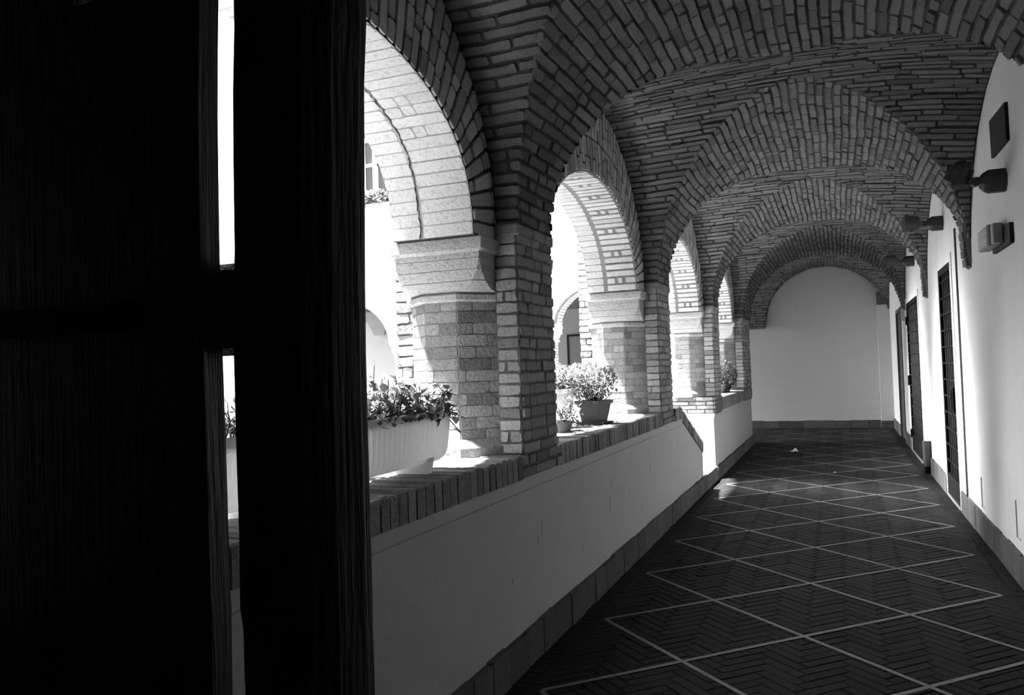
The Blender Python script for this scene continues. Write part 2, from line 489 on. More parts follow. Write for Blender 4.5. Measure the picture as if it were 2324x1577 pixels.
def build_arcade():
    a = Acc(); rnd = random.Random(5)
    # 0 mortar dark,1 vault brick, 2 soffit, 3 soffit mortar, 4 lime, 5 lime mortar, 6 facade, 7 pier brick
    P2 = lambda along, depth, z: V((depth, along, z))
    for k in range(4):
        yc = BAYS[k]
        top = lambda p, k=k: (lambda zl: zl is None or p.z > zl + .01)(z_lat(k, WI, p.y))
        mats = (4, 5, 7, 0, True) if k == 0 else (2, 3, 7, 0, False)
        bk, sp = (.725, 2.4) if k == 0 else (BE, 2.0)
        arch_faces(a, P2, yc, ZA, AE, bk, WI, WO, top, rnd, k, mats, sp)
        # corridor face backing and courtyard face, column by column
        N = 48
        for (x, ztop, mi) in ((WI, 4.15, 0), (WO, 8.0, 6)):
            for i in range(N):
                y0, z0 = ell(PI*i/N, AE, bk, sp); y1, z1 = ell(PI*(i+1)/N, AE, bk, sp)
                q = [V((x, yc+y0, ZA+z0)), V((x, yc+y1, ZA+z1)), V((x, yc+y1, ztop)), V((x, yc+y0, ztop))]
                a.poly(q if x == WI else q[::-1], mi)
    # pier blocks above the capitals
    for k, yp in enumerate(PIERS):
        y0, y1 = yp - .55, yp + .55
        if k == 0: y0 = -6.7
        if k == 4: y1 = 11.2
        a.box(WO, WI, y0, y1, ZA, 4.15, 0)
        a.poly([(WO-.001,y0,ZA),(WO-.001,y0,8),(WO-.001,y1,8),(WO-.001,y1,ZA)], 6)
    a.box(WO, WO+.25, -9.0, -4.7, 0, 8, 6)  # unseen solid wall, closes the arcade here to keep light out
    a.box(WO-.02, WO+.25, -9.0, 10.6, 4.2, 8.0, 6)
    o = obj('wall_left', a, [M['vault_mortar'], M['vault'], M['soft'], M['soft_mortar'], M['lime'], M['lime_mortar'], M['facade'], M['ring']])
    tag(o, 'brick arcade wall with four arches opening on the courtyard', 'wall', kind='structure')
build_arcade()

# ------------------------------------------------------------------ brick pillars
def octo(cx, cy, r):
    k = r * math.tan(PI/8)
    return [(cx-k,cy-r),(cx+k,cy-r),(cx+r,cy-k),(cx+r,cy+k),(cx+k,cy+r),(cx-k,cy+r),(cx-r,cy+k),(cx-r,cy-k)]
def sect(cx, cy, hx, hy, c):
    return [(cx-hx+c,cy-hy),(cx+hx-c,cy-hy),(cx+hx,cy-hy+c),(cx+hx,cy+hy-c),(cx+hx-c,cy+hy),(cx-hx+c,cy+hy),(cx-hx,cy+hy-c),(cx-hx,cy-hy+c)]
def face_bricks(a, p, q, z0, z1, rnd, mi=0, **kw):
    p, q = V(p), V(q); d = (q-p); L = d.length; d.normalize(); n = V((d.y, -d.x, 0))
    kw = {**dict(course=.062, blen=.24, gap=.009, h=.007, headers=.25), **kw}
    lay(a, lambda u, v: (V((p.x, p.y, 0)) + V((d.x, d.y, 0))*u + V((0, 0, z0+v)), n), 0, z1-z0, lambda v: [(0, L)], rnd=rnd, mi=mi, **kw)

def pillar(k, yp, label, pil_y, z_base, seed):
    rnd = random.Random(seed); cx = -.578; cy = yp + .05; hx, hy, cc = .268, .45, .17
    def S(e): return sect(cx, cy, hx+e, hy+e, cc + e*.59)
    t = thing('brick_pillar', label, 'pillar', (cx, cy, z_base), 'brick pillars along the arcade', kind='thing')
    # octagonal shaft
    s = Acc(); o8 = S(-.004)
    s.loft([(z_base+.08, o8), (1.945, o8)], 1)
    for i in range(8):
        p, q = o8[i], o8[(i+1) % 8]
        face_bricks(s, (p[0],p[1],0), (q[0],q[1],0), z_base+.08, 1.94, rnd, 0, gap=.003, h=.003, blen=.2, ch=.002, headers=.3)
    obj('shaft', s, [M['pier'], M['shaft_mortar']], t)
    # base course that flares
    b = Acc(); b.loft([(z_base-.002, S(.05)), (z_base+.045, S(.05)), (z_base+.065, S(.03)), (z_base+.09, S(.004))], 0)
    obj('base', b, M['pier'], t)
    # capital: collar, cushion block, impost
    c = Acc()
    c.loft([(1.925, S(0)), (1.935, S(.024)), (1.96, S(.026)), (1.975, S(0))], 0)
    rings = []; n = 14
    for i in range(n+1):
        tt = i/n
        g = math.sqrt(max(0, 1-(1-tt)**2))
        c1 = cc*(1-g) + .002
        for dz_, e_ in (((-.0025, 0), (-.0012, .004), (.0012, .004), (.0025, 0)) if i in (4, 8, 12) else ((0, 0),)):
            rings.append((1.97 + .20*tt + dz_, sect(cx + .028*g, cy, hx - .020*g - e_, hy + (.535-hy)*g - e_, c1)))
    c.loft(rings, 0)
    c.loft([(2.17, sect(-.55,cy,.248,.535,.004)), (2.185, sect(-.55,cy,.272,.56,.004)), (2.243, sect(-.55,cy,.277,.565,.004)), (2.262, sect(-.55,cy,.25,.545,.004))], 0)
    obj('capital', c, M['capital'], t)
    # corridor side pilaster
    p0, p1 = pil_y
    p = Acc(); p.box(-.305, XL-.005, p0+.005, p1-.005, .98 if k < 3 else .86, 2.30, 1)
    zb = 1.10
    kw = dict(gap=.006, h=.008, jit=.0045, hvar=.5, blen=.25, ch=.005)
    face_bricks(p, (XL-.005,p0+.005,0), (XL-.005,p1-.005,0), zb, 2.29, rnd, 0, **kw)
    face_bricks(p, (-.305,p0+.005,0), (XL-.005,p0+.005,0), zb, 2.29, rnd, 0, **kw)
    face_bricks(p, (XL-.005,p1-.005,0), (-.42,p1-.005,0), zb, 2.29, rnd, 0, **kw)
    obj('pilaster', p, [M['pier'], M['pier_mortar']], t)
    m = Acc()
    for zz, e in ((2.285, .0),):
        x = -.40
        while x < XL - .02: x += .3
        yy = p0 - .012
        while yy < p1 - .02:
            l = min(rnd.uniform(.2, .28), p1 + .012 - yy)
            m.cbox(-.305, XL+.012, yy+.004, yy+l-.004, 2.272, 2.335, .008); yy += l
    obj('springer_course', m, M['pier'], t)
    # courtyard side buttress
    w = Acc(); x0, x1 = -.97, -.80
    w.box(x0+.005, x1+.1, cy-.25, cy+.25, .05, 4.0, 1)
    kw = dict(gap=.006, h=.009, jit=.004, hvar=.5, blen=.25)
    face_bricks(w, (x0+.005,cy-.25,0), (x1+.1,cy-.25,0), .1, 3.2, rnd, 0, **kw)
    face_bricks(w, (x0+.005,cy+.25,0), (x0+.005,cy-.25,0), .1, 3.2, rnd, 0, **kw)
    obj('buttress', w, [M['pier'], M['pier_mortar']], t)
    return t
pillar(0, PIERS[0], 'brick pillar mostly hidden behind the dark wooden gate', (-4.43, -3.87), 1.10, 20)
pillar(1, PIERS[1], 'largest brick pillar, beside the ribbed white planter', (-.83, -.27), 1.10, 21)
pillar(2, PIERS[2], 'brick pillar beside the dark square flowerpot on the parapet', (2.77, 3.33), 1.10, 22)
pillar(3, PIERS[3], 'brick pillar standing on a pedestal at the gap in the parapet', (6.36, 6.94), 1.10, 23)
pillar(4, PIERS[4], 'farthest brick pillar at the corner, behind the dark round bush', (9.97, 11.2), 1.06, 24)

# ------------------------------------------------------------------ parapets
def parapet_near():
    t = thing('parapet', 'long white plastered parapet with brick coping, sloping down at its far end', 'parapet', (-.47, 0, 0), kind='thing')
    rnd = random.Random(31)
    yA, yS, yE = -6.6, 3.80, 5.20; zc = .975; x0, x1 = -.745, -.19
    b = Acc()
    prof = [(yA, 0), (yE-.02, 0), (yE-.02, .50), (yS+.12, zc), (yA, zc)]
    A = [V((x1, y, z)) for y, z in prof]; B = [V((x0, y, z)) for y, z in prof]
    b.poly(A); b.poly(B[::-1])
    for i in range(5):
        j = (i+1) % 5; b.poly([A[j], A[i], B[i], B[j]])
    # plaster roll under the coping
    b.hexa([(x1,yA,zc-.075),(x1,yS+.05,zc-.075),(x1,yS+.05,zc),(x1,yA,zc)], [(x1+.008,yA,zc-.065),(x1+.008,yS+.05,zc-.065),(x1+.008,yS+.05,zc),(x1+.008,yA,zc)], 0)
    # scuffs
    for (y, z, h) in ((-.55,.62,.09),(-.62,.58,.05),(.9,.50,.10),(.95,.66,.06),(1.5,.52,.07),(2.2,.78,.05),(2.25,.62,.11),(-1.0,.46,.03),(3.6,.7,.06),(.2,.36,.04),(.35,.30,.02),(1.9,.33,.06)):
        b.box(-.1905, -.1888, y, y+.006, z, z+h, 1)
    obj('body', b, [M['plaster_low'], M['scuff']], t)
    # coping: bricks on edge across the wall
    c = Acc(); m = .0
    def fan(y, z, d, w, hgt, xa, xb, mi=0):
        """one on-edge brick; d = direction along the wall (dy, dz)"""
        up = V((0, -d[1], d[0])); al = V((0, d[0], d[1]))
        p = V((0, y, z)); g = .004
        hh = hgt + rnd.uniform(-.005, .004); e = rnd.uniform(-.004, .004)
        pts = []
        for hcur, ins in ((0, 0), (hh - .008, 0), (hh, .006)):
            pts.append([V((xa+ins, 0, 0)) + p + al*(g+ins) + up*hcur, V((xb-ins+e, 0, 0)) + p + al*(g+ins) + up*hcur, V((xb-ins+e, 0, 0)) + p + al*(w-g-ins) + up*hcur, V((xa+ins, 0, 0)) + p + al*(w-g-ins) + up*hcur])
        c.loft(pts, mi)
    skip = [(-.86, -.24), (2.74, 3.36)]
    y = yA; w = .072
    while y < yS - .01:
        ww = w*rnd.uniform(.92, 1.06)
        if y > -4.4:
            if any(s0 - .02 < y < s1 for s0, s1 in skip):
                pass
            else:
                fan(y, zc, (1, 0), ww, .125, -.47, -.165); fan(y + rnd.uniform(-.01,.01), zc, (1, 0), ww, .122, -.79, -.475)
        y += ww
    for s0, s1 in skip:
        face_bricks(c, (-.178, s0-.02, 0), (-.178, s1+.02, 0), zc, 1.10, rnd, 0, gap=.01, h=.012, blen=.22, jit=.004)
        c.box(-.79, -.18, s0-.02, s1+.02, zc, 1.098, 1)
    c.box(-.78, -.185, -6.6, yS, zc-.01, zc+.112, 1)
    # sloping part
    L = math.hypot(yE - yS, 1.10-.60); d = ((yE - yS)/L, -(1.10-.60)/L)
    n = int(L/.072); 
    for i in range(n):
        s = i*L/n
        fan(yS + d[0]*s, .975 + d[1]*s + .0, d, L/n, .125, -.47, -.182); fan(yS + d[0]*s, .975 + d[1]*s, d, L/n, .122, -.79, -.475)
    up = (-d[1], d[0])
    s0 = (yS, .965); s1 = (yE, .965 - .50)
    c.hexa([(-.78,s0[0],s0[1]),(-.185,s0[0],s0[1]),(-.185,s1[0]-.02,s1[1]),(-.78,s1[0]-.02,s1[1])], [(-.78,s0[0]+.03,s0[1]+.12),(-.185,s0[0]+.03,s0[1]+.12),(-.185,s1[0]+.01,s1[1]+.115),(-.78,s1[0]+.01,s1[1]+.115)], 1)
    obj('coping', c, [M['cap'], M['cap_mortar']], t)
    # tile skirting
    p = Acc(); y = -6.6
    while y < 6.2:
        l = .245*rnd.uniform(.85, 1.1); l = min(l, 6.2-y)
        p.cbox(-.195, -.155+rnd.uniform(-.004,.004), y+.003, y+l-.003, 0, .185+rnd.uniform(-.006,.006), .004); y += l
    obj('skirting', p, M['tile'], t)
parapet_near()

def parapet_far():
    t = thing('parapet', 'short white parapet with brick coping beyond the gap, holding the dark bush', 'parapet', (-.47, 8.7, 0), kind='thing')
    rnd = random.Random(33)
    y0, y1 = 6.22, 11.2; x0, x1 = -.745, -.19; zc = .88
    b = Acc(); b.box(x0, x1, y0, y1, 0, zc)
    b.hexa([(x1,y0,zc-.06),(x1,y1,zc-.06),(x1,y1,zc),(x1,y0,zc)], [(x1+.012,y0,zc-.05),(x1+.012,y1,zc-.05),(x1+.012,y1,zc),(x1+.012,y0,zc)], 0)
    obj('body', b, M['plaster_low'], t)
    c = Acc()
    c.box(-.76, -.185, y0+.005, 6.98, zc, 1.095, 1); c.box(-.76, -.185, 6.98, y1, zc, 1.03, 1)
    face_bricks(c, (-.185, y0, 0), (-.185, 6.98, 0), zc, 1.10, rnd, 0, gap=.01, h=.012, blen=.24)
    face_bricks(c, (-.76, y0+.005, 0), (-.185, y0+.005, 0), zc, 1.10, rnd, 0, gap=.01, h=.010, blen=.24)
    y = 6.98
    while y < y1 - .03:
        w = .072*rnd.uniform(.92, 1.06)
        c.cbox(-.47, -.165+rnd.uniform(-.004,.004), y+.004, y+w-.004, zc, 1.06+rnd.uniform(-.005,.005), .006)
        c.cbox(-.79, -.475, y+.004, y+w-.004, zc, 1.06+rnd.uniform(-.005,.005), .006); y += w
    obj('coping', c, [M['cap'], M['cap_mortar']], t)
    p = Acc(); y = y0 - .01
    while y < y1:
        l = min(.245*rnd.uniform(.85, 1.1), y1-y)
        p.cbox(-.195, -.150+rnd.uniform(-.004,.004), y+.003, y+l-.003, 0, .165+rnd.uniform(-.006,.006), .004); y += l
    obj('skirting', p, M['tile'], t)
parapet_far()
a = Acc(); a.cbox(-.80, -.175, 5.19, 6.215, 0, .165, .012)
tag(obj('threshold', a, M['stone']), 'low stone threshold in the gap between the two parapets', 'threshold', kind='thing')

# ------------------------------------------------------------------ right wall, doors, end wall
D1 = (4.315, 5.334, 2.49); D2 = (7.955, 10.01, 2.42); D3 = (11.35, 12.65, 2.45)
a = Acc(); y = -3.8
T = .30
for (p, q, zt) in (D1, D2, D3):
    a.box(XR, XR+T, y, p, 0, 4.15); a.box(XR, XR+T, p, q, zt, 4.15); y = q
a.box(XR, XR+T, y, 15.1, 0, 4.15)
# slightly raised plaster casings around the doors
for (p, q, zt) in (D1, D2):
    a.box(XR-.012, XR+.01, p-.10, p, 0, zt+.08); a.box(XR-.012, XR+.01, q, q+.06, 0, zt+.08); a.box(XR-.012, XR+.01, p, q, zt, zt+.08)
tag(obj('wall_right', a, M['plaster']), 'white plastered wall with two barred doorways', 'wall', kind='structure')
a = Acc(); rnd = random.Random(41)
for (p, q) in ((-6.6, D1[0]-.10), (D1[1]+.06, D2[0]-.10), (D2[1]+.06, D3[0]), (D3[1], YEND)):
    y = p
    while y < q - .01:
        l = min(.23*rnd.uniform(.85, 1.12), q-y)
        if q-y-l < .05: l = q-y
        a.cbox(XR-.022+rnd.uniform(-.003,.003), XR+.005, y+.002, y+l-.002, 0, .215+rnd.uniform(-.006,.006), .004); y += l
tag(obj('baseboard_right', a, M['tile']), 'row of upright terracotta tiles along the foot of the right wall', 'baseboard', kind='structure')
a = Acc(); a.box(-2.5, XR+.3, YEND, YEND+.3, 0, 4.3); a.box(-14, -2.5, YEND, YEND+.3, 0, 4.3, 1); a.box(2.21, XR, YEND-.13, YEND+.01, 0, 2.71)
tag(obj('wall_back', a, [M['plaster_end'], M['plaster_dim']]), 'plain plastered wall closing the far end of the corridor', 'wall', kind='structure')
a = Acc(); x = -4.0
while x < 2.2:
    l = min(.33*rnd.uniform(.8, 1.15), 2.2-x)
    a.cbox(x+.002, x+l-.002, YEND-.022+rnd.uniform(-.004,.004), YEND+.005, 0, .17+rnd.uniform(-.006,.006), .004); x += l
a.cbox(2.2, 2.33, YEND-.155, YEND-.125, 0, .165, .004); a.cbox(2.332, 2.46, YEND-.155, YEND-.125, 0, .165, .004)
tag(obj('baseboard_back', a, M['tile']), 'stained tiles along the foot of the far end wall', 'baseboard', kind='structure')
a = Acc(); a.box(-1.2, XR+.3, -6.9, -6.6, 0, 4.3); a.box(-.25, XL-.001, -6.6, -4.44, 0, 4.2); a.box(XR, XR+.3, -6.9, -3.801, 0, 4.15)  # unseen walls, added to keep the gate and near bay dark
tag(obj('wall_front_blocker', a, M['dark_room']), 'unseen dark walls added around the camera to keep light off the gate', 'wall', kind='structure')

def barred_door(n, y0, y1, zt, label, nv, nh, seed):
    d = thing('door_%d' % n, label, 'door', (XR+.05, (y0+y1)/2, 0), kind='structure')
    rnd = random.Random(seed); xf = XR - .008
    f = Acc(); w = .055
    f.box(xf, xf+.05, y0, y0+w, .03, zt); f.box(xf, xf+.05, y1-w, y1, .03, zt); f.box(xf, xf+.05, y0+w, y1-w, zt-.07, zt)
    f.box(xf, xf+.05, y0+w, y1-w, .03, .26)
    obj('frame', f, M['iron'], d)
    b = Acc(); b.box(XR+.05, XR+.10, y0, y1, 0, zt)
    obj('dark_panel', b, M['black'], d)
    for i in range(nv):
        y = y0 + w + (y1-y0-2*w)*(i+1)/(nv+1)
        v = Acc(); v.tube([(xf+.02, y, .25), (xf+.02, y, zt-.06)], .008, 6)
        obj('upright_bar', v, M['iron_bar'], d)
    for i in range(nh):
        z = .30 + (zt-.07-.30)*(i+.6)/nh
        v = Acc(); v.box(xf+.004, xf+.016, y0+w-.01, y1-w+.01, z-.007, z+.007)
        for k in range(nv):
            y = y0 + w + (y1-y0-2*w)*(k+1)/(nv+1); v.box(xf-.002, xf+.006, y-.014, y+.014, z-.012, z+.012)
        obj('cross_bar', v, M['iron_bar'], d)
    h = Acc()
    if n == 2: h.box(xf-.025, xf+.01, y1-.06, y1+.02, 1.08, 1.24)
    else: h.box(xf-.02, xf+.005, y0+.07, y0+.13, .98, 1.22); h.tube([(xf-.03, y0+.10, 1.0), (xf-.03, y0+.10, 1.2)], .008, 6)
    obj('lock', h, M['iron'], d)
    for z in ((.22, zt-.35) if n == 2 else ()):
        h = Acc(); h.box(xf-.02, xf+.03, y1-.015, y1+.02, z, z+.14); obj('hinge', h, M['iron'], d)
    s = Acc(); s.box(XR-.02, XR+.14, y0, y1, 0, .028); obj('sill', s, M['floor_line'], d)
    return d
barred_door(1, *D1, 'nearer of the two black iron barred doors in the right wall', 5, 12, 51)
barred_door(2, *D2, 'farther of the two black iron barred doors in the right wall', 8, 12, 52)
d = thing('door_3', 'dark wooden door edge near the far end of the right wall', 'door', (XR, 12, 0), kind='structure')
a = Acc(); a.box(XR-.015, XR+.03, D3[0], D3[0]+.07, 0, D3[2]); a.box(XR-.015, XR+.03, D3[1]-.07, D3[1], 0, D3[2]); a.box(XR-.015, XR+.03, D3[0]+.07, D3[1]-.07, D3[2]-.07, D3[2]); obj('frame', a, M['wood'], d)
a = Acc(); a.box(XR+.02, XR+.07, D3[0]+.07, D3[1]-.07, 0, D3[2]-.07); obj('leaf_panel', a, M['wood'], d)

# ------------------------------------------------------------------ fittings on the right wall
def spotlight(y, z, label, pitch, off=(0,0,0), tilt=-.18, k=1.0):
    t = thing('wall_spotlight', label, 'lamp', (XR, y, z), 'bronze spotlights along the right wall')
    b = Acc(); prof = [(XR+.003,.075,.075),(XR-.10,.075,.075),(XR-.13,.055,.06),(XR-.155,.03,.035)]
    b.loft([[V((x, y+sy*hy*(1 if abs(sz)<1 else .75), z+sz*hz*(1 if abs(sy)<1 else .75))) for sy, sz in ((-1,-.5),(-.5,-1),(.5,-1),(1,-.5),(1,.5),(.5,1),(-.5,1),(-1,.5))] for x, hy, hz in prof])
    obj('wall_box', b, M['lamp'], t)
    j = Acc(); j.tube([(XR-.14,y,z),(XR-.20,y,z+.012)], .022, 10); j.tube([(XR-.175,y-.035,z+.006),(XR-.175,y+.035,z+.006)], .03, 10); obj('joint', j, M['lamp'], t)
    h = Acc(); ax = V((-math.cos(pitch), tilt, math.sin(pitch))).normalized(); p = V((XR-.19, y, z+.01)) + V(off)
    sx = ax.cross(V((0,0,1))).normalized(); sy = sx.cross(ax)
    rings = []
    for s_, r_ in ((0,.02),(.015,.05),(.05,.082),(.09,.088),(.155,.088),(.157,.094),(.185,.094)):
        s_, r_ = s_*k, r_*k
        rings.append([p + ax*s_ + sx*r_*math.cos(2*PI*i/20) + sy*r_*math.sin(2*PI*i/20) for i in range(20)])
    h.loft(rings); ho = obj('head', h, M['lamp'], t, smooth=False)
    g = Acc(); g.loft([[p + ax*s_ + sx*r_*math.cos(2*PI*i/20) + sy*r_*math.sin(2*PI*i/20) for i in range(20)] for s_, r_ in ((.183*k,.08*k),(.188*k,.08*k))]); obj('lens', g, M['lens'], ho)
    v = Acc()
    for i in range(2):
        an = -PI/2 - .5 + i*.35; rr = .0895*k
        c0 = p + ax*.12*k + sx*rr*math.cos(an) + sy*rr*math.sin(an); tg = (-sx*math.sin(an) + sy*math.cos(an)); nn = (sx*math.cos(an) + sy*math.sin(an))
        v.hexa([c0 - ax*.012 - tg*.008, c0 + ax*.012 - tg*.008, c0 + ax*.012 + tg*.008, c0 - ax*.012 + tg*.008], [c0 - ax*.012 - tg*.008 + nn*.002, c0 + ax*.012 - tg*.008 + nn*.002, c0 + ax*.012 + tg*.008 + nn*.002, c0 - ax*.012 + tg*.008 + nn*.002])
    obj('vent_slot', v, M['black'], ho)
spotlight(1.36, 2.70, 'nearest and largest bronze wall spotlight, under the black plate', -1.05, (-.025, 0, .145), .28, .85)
spotlight(4.75, 2.945, 'second bronze wall spotlight, high above the nearer barred door', .06)
spotlight(8.25, 2.94, 'farthest bronze wall spotlight, above the farther barred door', .05)
a = Acc(); a.hexa([(XR-.02,1.15,2.915),(XR-.02,1.70,2.925),(XR-.02,1.72,3.195),(XR-.02,1.16,3.165)][::-1], [(XR+.002,1.15,2.915),(XR+.002,1.70,2.925),(XR+.002,1.72,3.195),(XR+.002,1.16,3.165)][::-1])
tag(obj('wall_plate', a, M['black']), 'flat black rectangular plate high on the right wall above the spotlight', 'plate')
t = thing('emergency_light', 'pale ribbed emergency light box mounted on the right wall', 'light', (XR, 1.5, 2.35))
a = Acc(); a.box(XR-.025, XR+.003, 1.17, 1.80, 2.26, 2.39); obj('back_plate', a, M['black'], t)
a = Acc(); a.cbox(XR-.105, XR-.024, 1.47, 1.86, 2.285, 2.43, .008); a.cbox(XR-.085, XR-.024, 1.38, 1.475, 2.29, 2.425, .006); obj('body', a, M['grey_plastic'], t)
a = Acc()
for i in range(6): a.box(XR-.109, XR-.102, 1.49, 1.83, 2.30+.02*i, 2.308+.02*i)
obj('diffuser', a, M['pale_plastic'], t)
t = thing('wall_switch', 'small pale switch box beyond the farther barred door', 'switch', (XR, 10.62, 2.27))
a = Acc(); a.cbox(XR-.05, XR+.002, 10.55, 10.68, 2.17, 2.38, .008); obj('cover', a, M['pale_plastic'], t)
a = Acc(); a.box(XR-.058, XR-.048, 10.6, 10.63, 2.24, 2.31); obj('button', a, M['grey_plastic'], t)
a = Acc(); a.tube([(XR-.008, 3.83, 2.75), (XR-.008, 3.83, 1.5), (XR-.008, 3.83, .216)], .010, 8)
tag(obj('cable_conduit', a, M['lamp']), 'thin dark cable conduit running down beside the nearer barred door', 'conduit')
t = thing('drain_stub', 'short grey drainpipe stub with a dark foot between the two barred doors', 'pipe', (XR, 7.3, 0))
a = Acc(); a.tube([(XR-.05, 7.1, .10), (XR-.05, 7.1, .43)], .052, 14); obj('pipe', a, M['stub_grey'], t)
a = Acc(); a.tube([(XR-.06, 7.1, 0), (XR-.06, 7.1, .14)], .045, 12); obj('foot', a, M['iron'], t)
a = Acc(); a.cbox(1.815, 2.195, YEND-.022, YEND+.002, .425, .59, .004)
tag(obj('access_cover', a, M['plaster_end']), 'flush rectangular cover low on the far end wall', 'cover')
for (y, z, h, lab) in ((5.46, .43, .27, 'thin upright slot cover between the two barred doors'), (3.0, .22+.04, .25, 'thin upright slot cover low on the wall just before the nearer barred door'), (1.55, .30, .25, 'thin upright slot cover low on the wall at the right picture edge')):
    a = Acc(); a.box(XR-.006, XR+.002, y, y+.018, z, z+h); a.box(XR-.004, XR+.002, y-.10, y, z, z+.006)
    tag(obj('slot_cover', a, M['grey_plastic']), lab, 'cover', 'slot covers low on the right wall')

# paper scrap and crumbs on the floor
a = Acc(); rnd = random.Random(61); px, py = .63, 9.6
pts = [[V((px + (i-2)*.03, py + (j-1.5)*.035, .012 + (.05 if (i, j) in ((3,2),(3,1),(2,2)) else .0) + rnd.uniform(0,.025))) for j in range(4)] for i in range(5)]
for i in range(4):
    for j in range(3): a.poly([pts[i][j], pts[i+1][j], pts[i+1][j+1], pts[i][j+1]])
    
tag(obj('paper_scrap', a, M['paper']), 'crumpled white paper scrap lying on the far floor', 'litter')
a = Acc(); a.loft([[V((1.28+r_*math.cos(2*PI*i/7), 7.02+r_*math.sin(2*PI*i/7), z_)) for i in range(7)] for z_, r_ in ((.005,.007),(.013,.013),(.022,.007))])
tag(obj('pebble', a, M['paper']), 'tiny pale pebble on the floor left of the drainpipe stub', 'pebble')

# ------------------------------------------------------------------ wooden gate in the foreground
def gate():
    yg = -3.83
    t = thing('wooden_gate', 'dark old wooden gate leaf with planks and a rail filling the left foreground', 'gate', (.3, yg, 0))
    def plank(name, left, right, y0, y1, mat_=M['wood'], round_=.0):
        a = Acc(); rings = []
        for (z, xl), (_, xr) in zip(left, right):
            e = round_
            rings.append([V((xl, y0, z)), V((xr-e, y0, z)), V((xr-e*.35, y0+e*.35, z)), V((xr, y0+e, z)), V((xr, y1, z)), V((xl, y1, z))])
        a.loft(rings); return obj(name, a, mat_, t)
    zs = [.03, .35, .7, 1.03, 1.10, 1.17, 1.20, 1.30, 1.45, 1.589, 1.70, 1.752, 1.9, 2.0, 2.1, 2.222, 2.226, 2.6]
    rnd = random.Random(71)
    def line(xs): return [(z, x) for z, x in zip(zs, xs)]
    # outer plank, second plank and closing stile with worn edges
    plank('plank', [(z, -.168) for z in zs], line([.172]*14 + [.170, .170, .160, .160]), yg+.035, yg+.08)
    sl = line([.172]*14 + [.170, .170, .226, .226])
    sr = line([.440, .439, .441, .4405, .441, .4425, .441, .440, .439, .437, .436, .4355, .437, .4385, .442, .447, .449, .45])
    plank('plank', sl, sr, yg+.035, yg+.08)
    stl = line([x + .074 for x in [.465, .463, .464, .463, .4615, .4610, .456, .4575, .456, .4555, .459, .462, .464, .4665, .472, .473, .475, .476]])
    strr = line([.717, .716, .715, .7155, .7155, .7155, .7160, .7165, .7165, .717, .7195, .721, .725, .7275, .735, .739, .742, .745])
    plank('stile', stl, strr, yg, yg+.08, round_=.062)
    def rail(z0, z1, x1=.70):
        a = Acc(); a.cbox(-.168, x1, yg+.082, yg+.135, z0, z1, .012); return obj('rail', a, M['wood'], t)
    rail(1.592, 1.748, .62); rail(.12, .28, .62); rail(2.42, 2.56, .62)
    for z in (1.64, .18):
        a = Acc(); a.box(-.17, .30, yg+.027, yg+.036, z, z+.05)
        for x in (-.05, .1, .24): a.tube([(x, yg+.021, z+.025), (x, yg+.035, z+.025)], .010, 8)
        obj('strap_hinge', a, M['iron'], t)
gate()

# ------------------------------------------------------------------ plants
def leaf(a, p, d, up, l, w, rnd, mi=0, curl=.25):
    d = d.normalized(); s = d.cross(up)
    if s.length < 1e-3: s = d.cross(V((1,0,0)))
    s.normalize(); n = s.cross(d)
    prof = ((0, .08), (.3, .8), (.6, 1.0), (.85, .6), (1, .05))
    rows = []
    for t_, ww in prof:
        c = p + d*l*t_ + n*(-curl*l*t_*t_)
        rows.append((c - s*w*.5*ww + n*.12*w*ww, c, c + s*w*.5*ww + n*.12*w*ww))
    n0 = len(a.v)
    for r_ in rows: a.v += [tuple(x) for x in r_]
    for i in range(len(rows)-1):
        for j in range(2):
            q = n0 + i*3 + j; a.f.append((q, q+1, q+4, q+3)); a.m.append(mi)
def rdir(rnd, upb=.3):
    while True:
        v = V((rnd.uniform(-1,1), rnd.uniform(-1,1), rnd.uniform(-1,1)+upb))
        if .05 < v.length < 1.6: return v.normalized()
def shrub(t, base, centre, rad, n, seed, mleaf, ll=.05, lw=.03, stems=10, name='foliage'):
    rnd = random.Random(seed); s = Acc(); f = Acc()
    base = V(base); centre = V(centre)
    tips = []
    for i in range(stems):
        e = centre + V((rnd.gauss(0,.45)*rad[0], rnd.gauss(0,.45)*rad[1], rnd.uniform(-.5,.85)*rad[2]))
        b0 = base + V((rnd.uniform(-.3,.3)*rad[0], rnd.uniform(-.3,.3)*rad[1], 0))
        mid = (b0+e)/2 + V((rnd.uniform(-.02,.02), rnd.uniform(-.02,.02), .01))
        f.tube([b0, mid, e], .004, 5, 1, .0018); tips.append((b0, mid, e))
    for i in range(n):
        while True:
            q = V((rnd.uniform(-1,1), rnd.uniform(-1,1), rnd.uniform(-1,1)))
            if q.length < 1: break
        q = q.normalized() * (rnd.random()**.45)
        p = centre + V((q.x*rad[0], q.y*rad[1], q.z*rad[2]))
        k = rnd.uniform(.6, 1.25)
        leaf(f, p, (rdir(rnd, .5) + q*.6), V((0,0,1)), ll*k, lw*k, rnd)
    return obj(name, f, [mleaf, M['stem']], t)

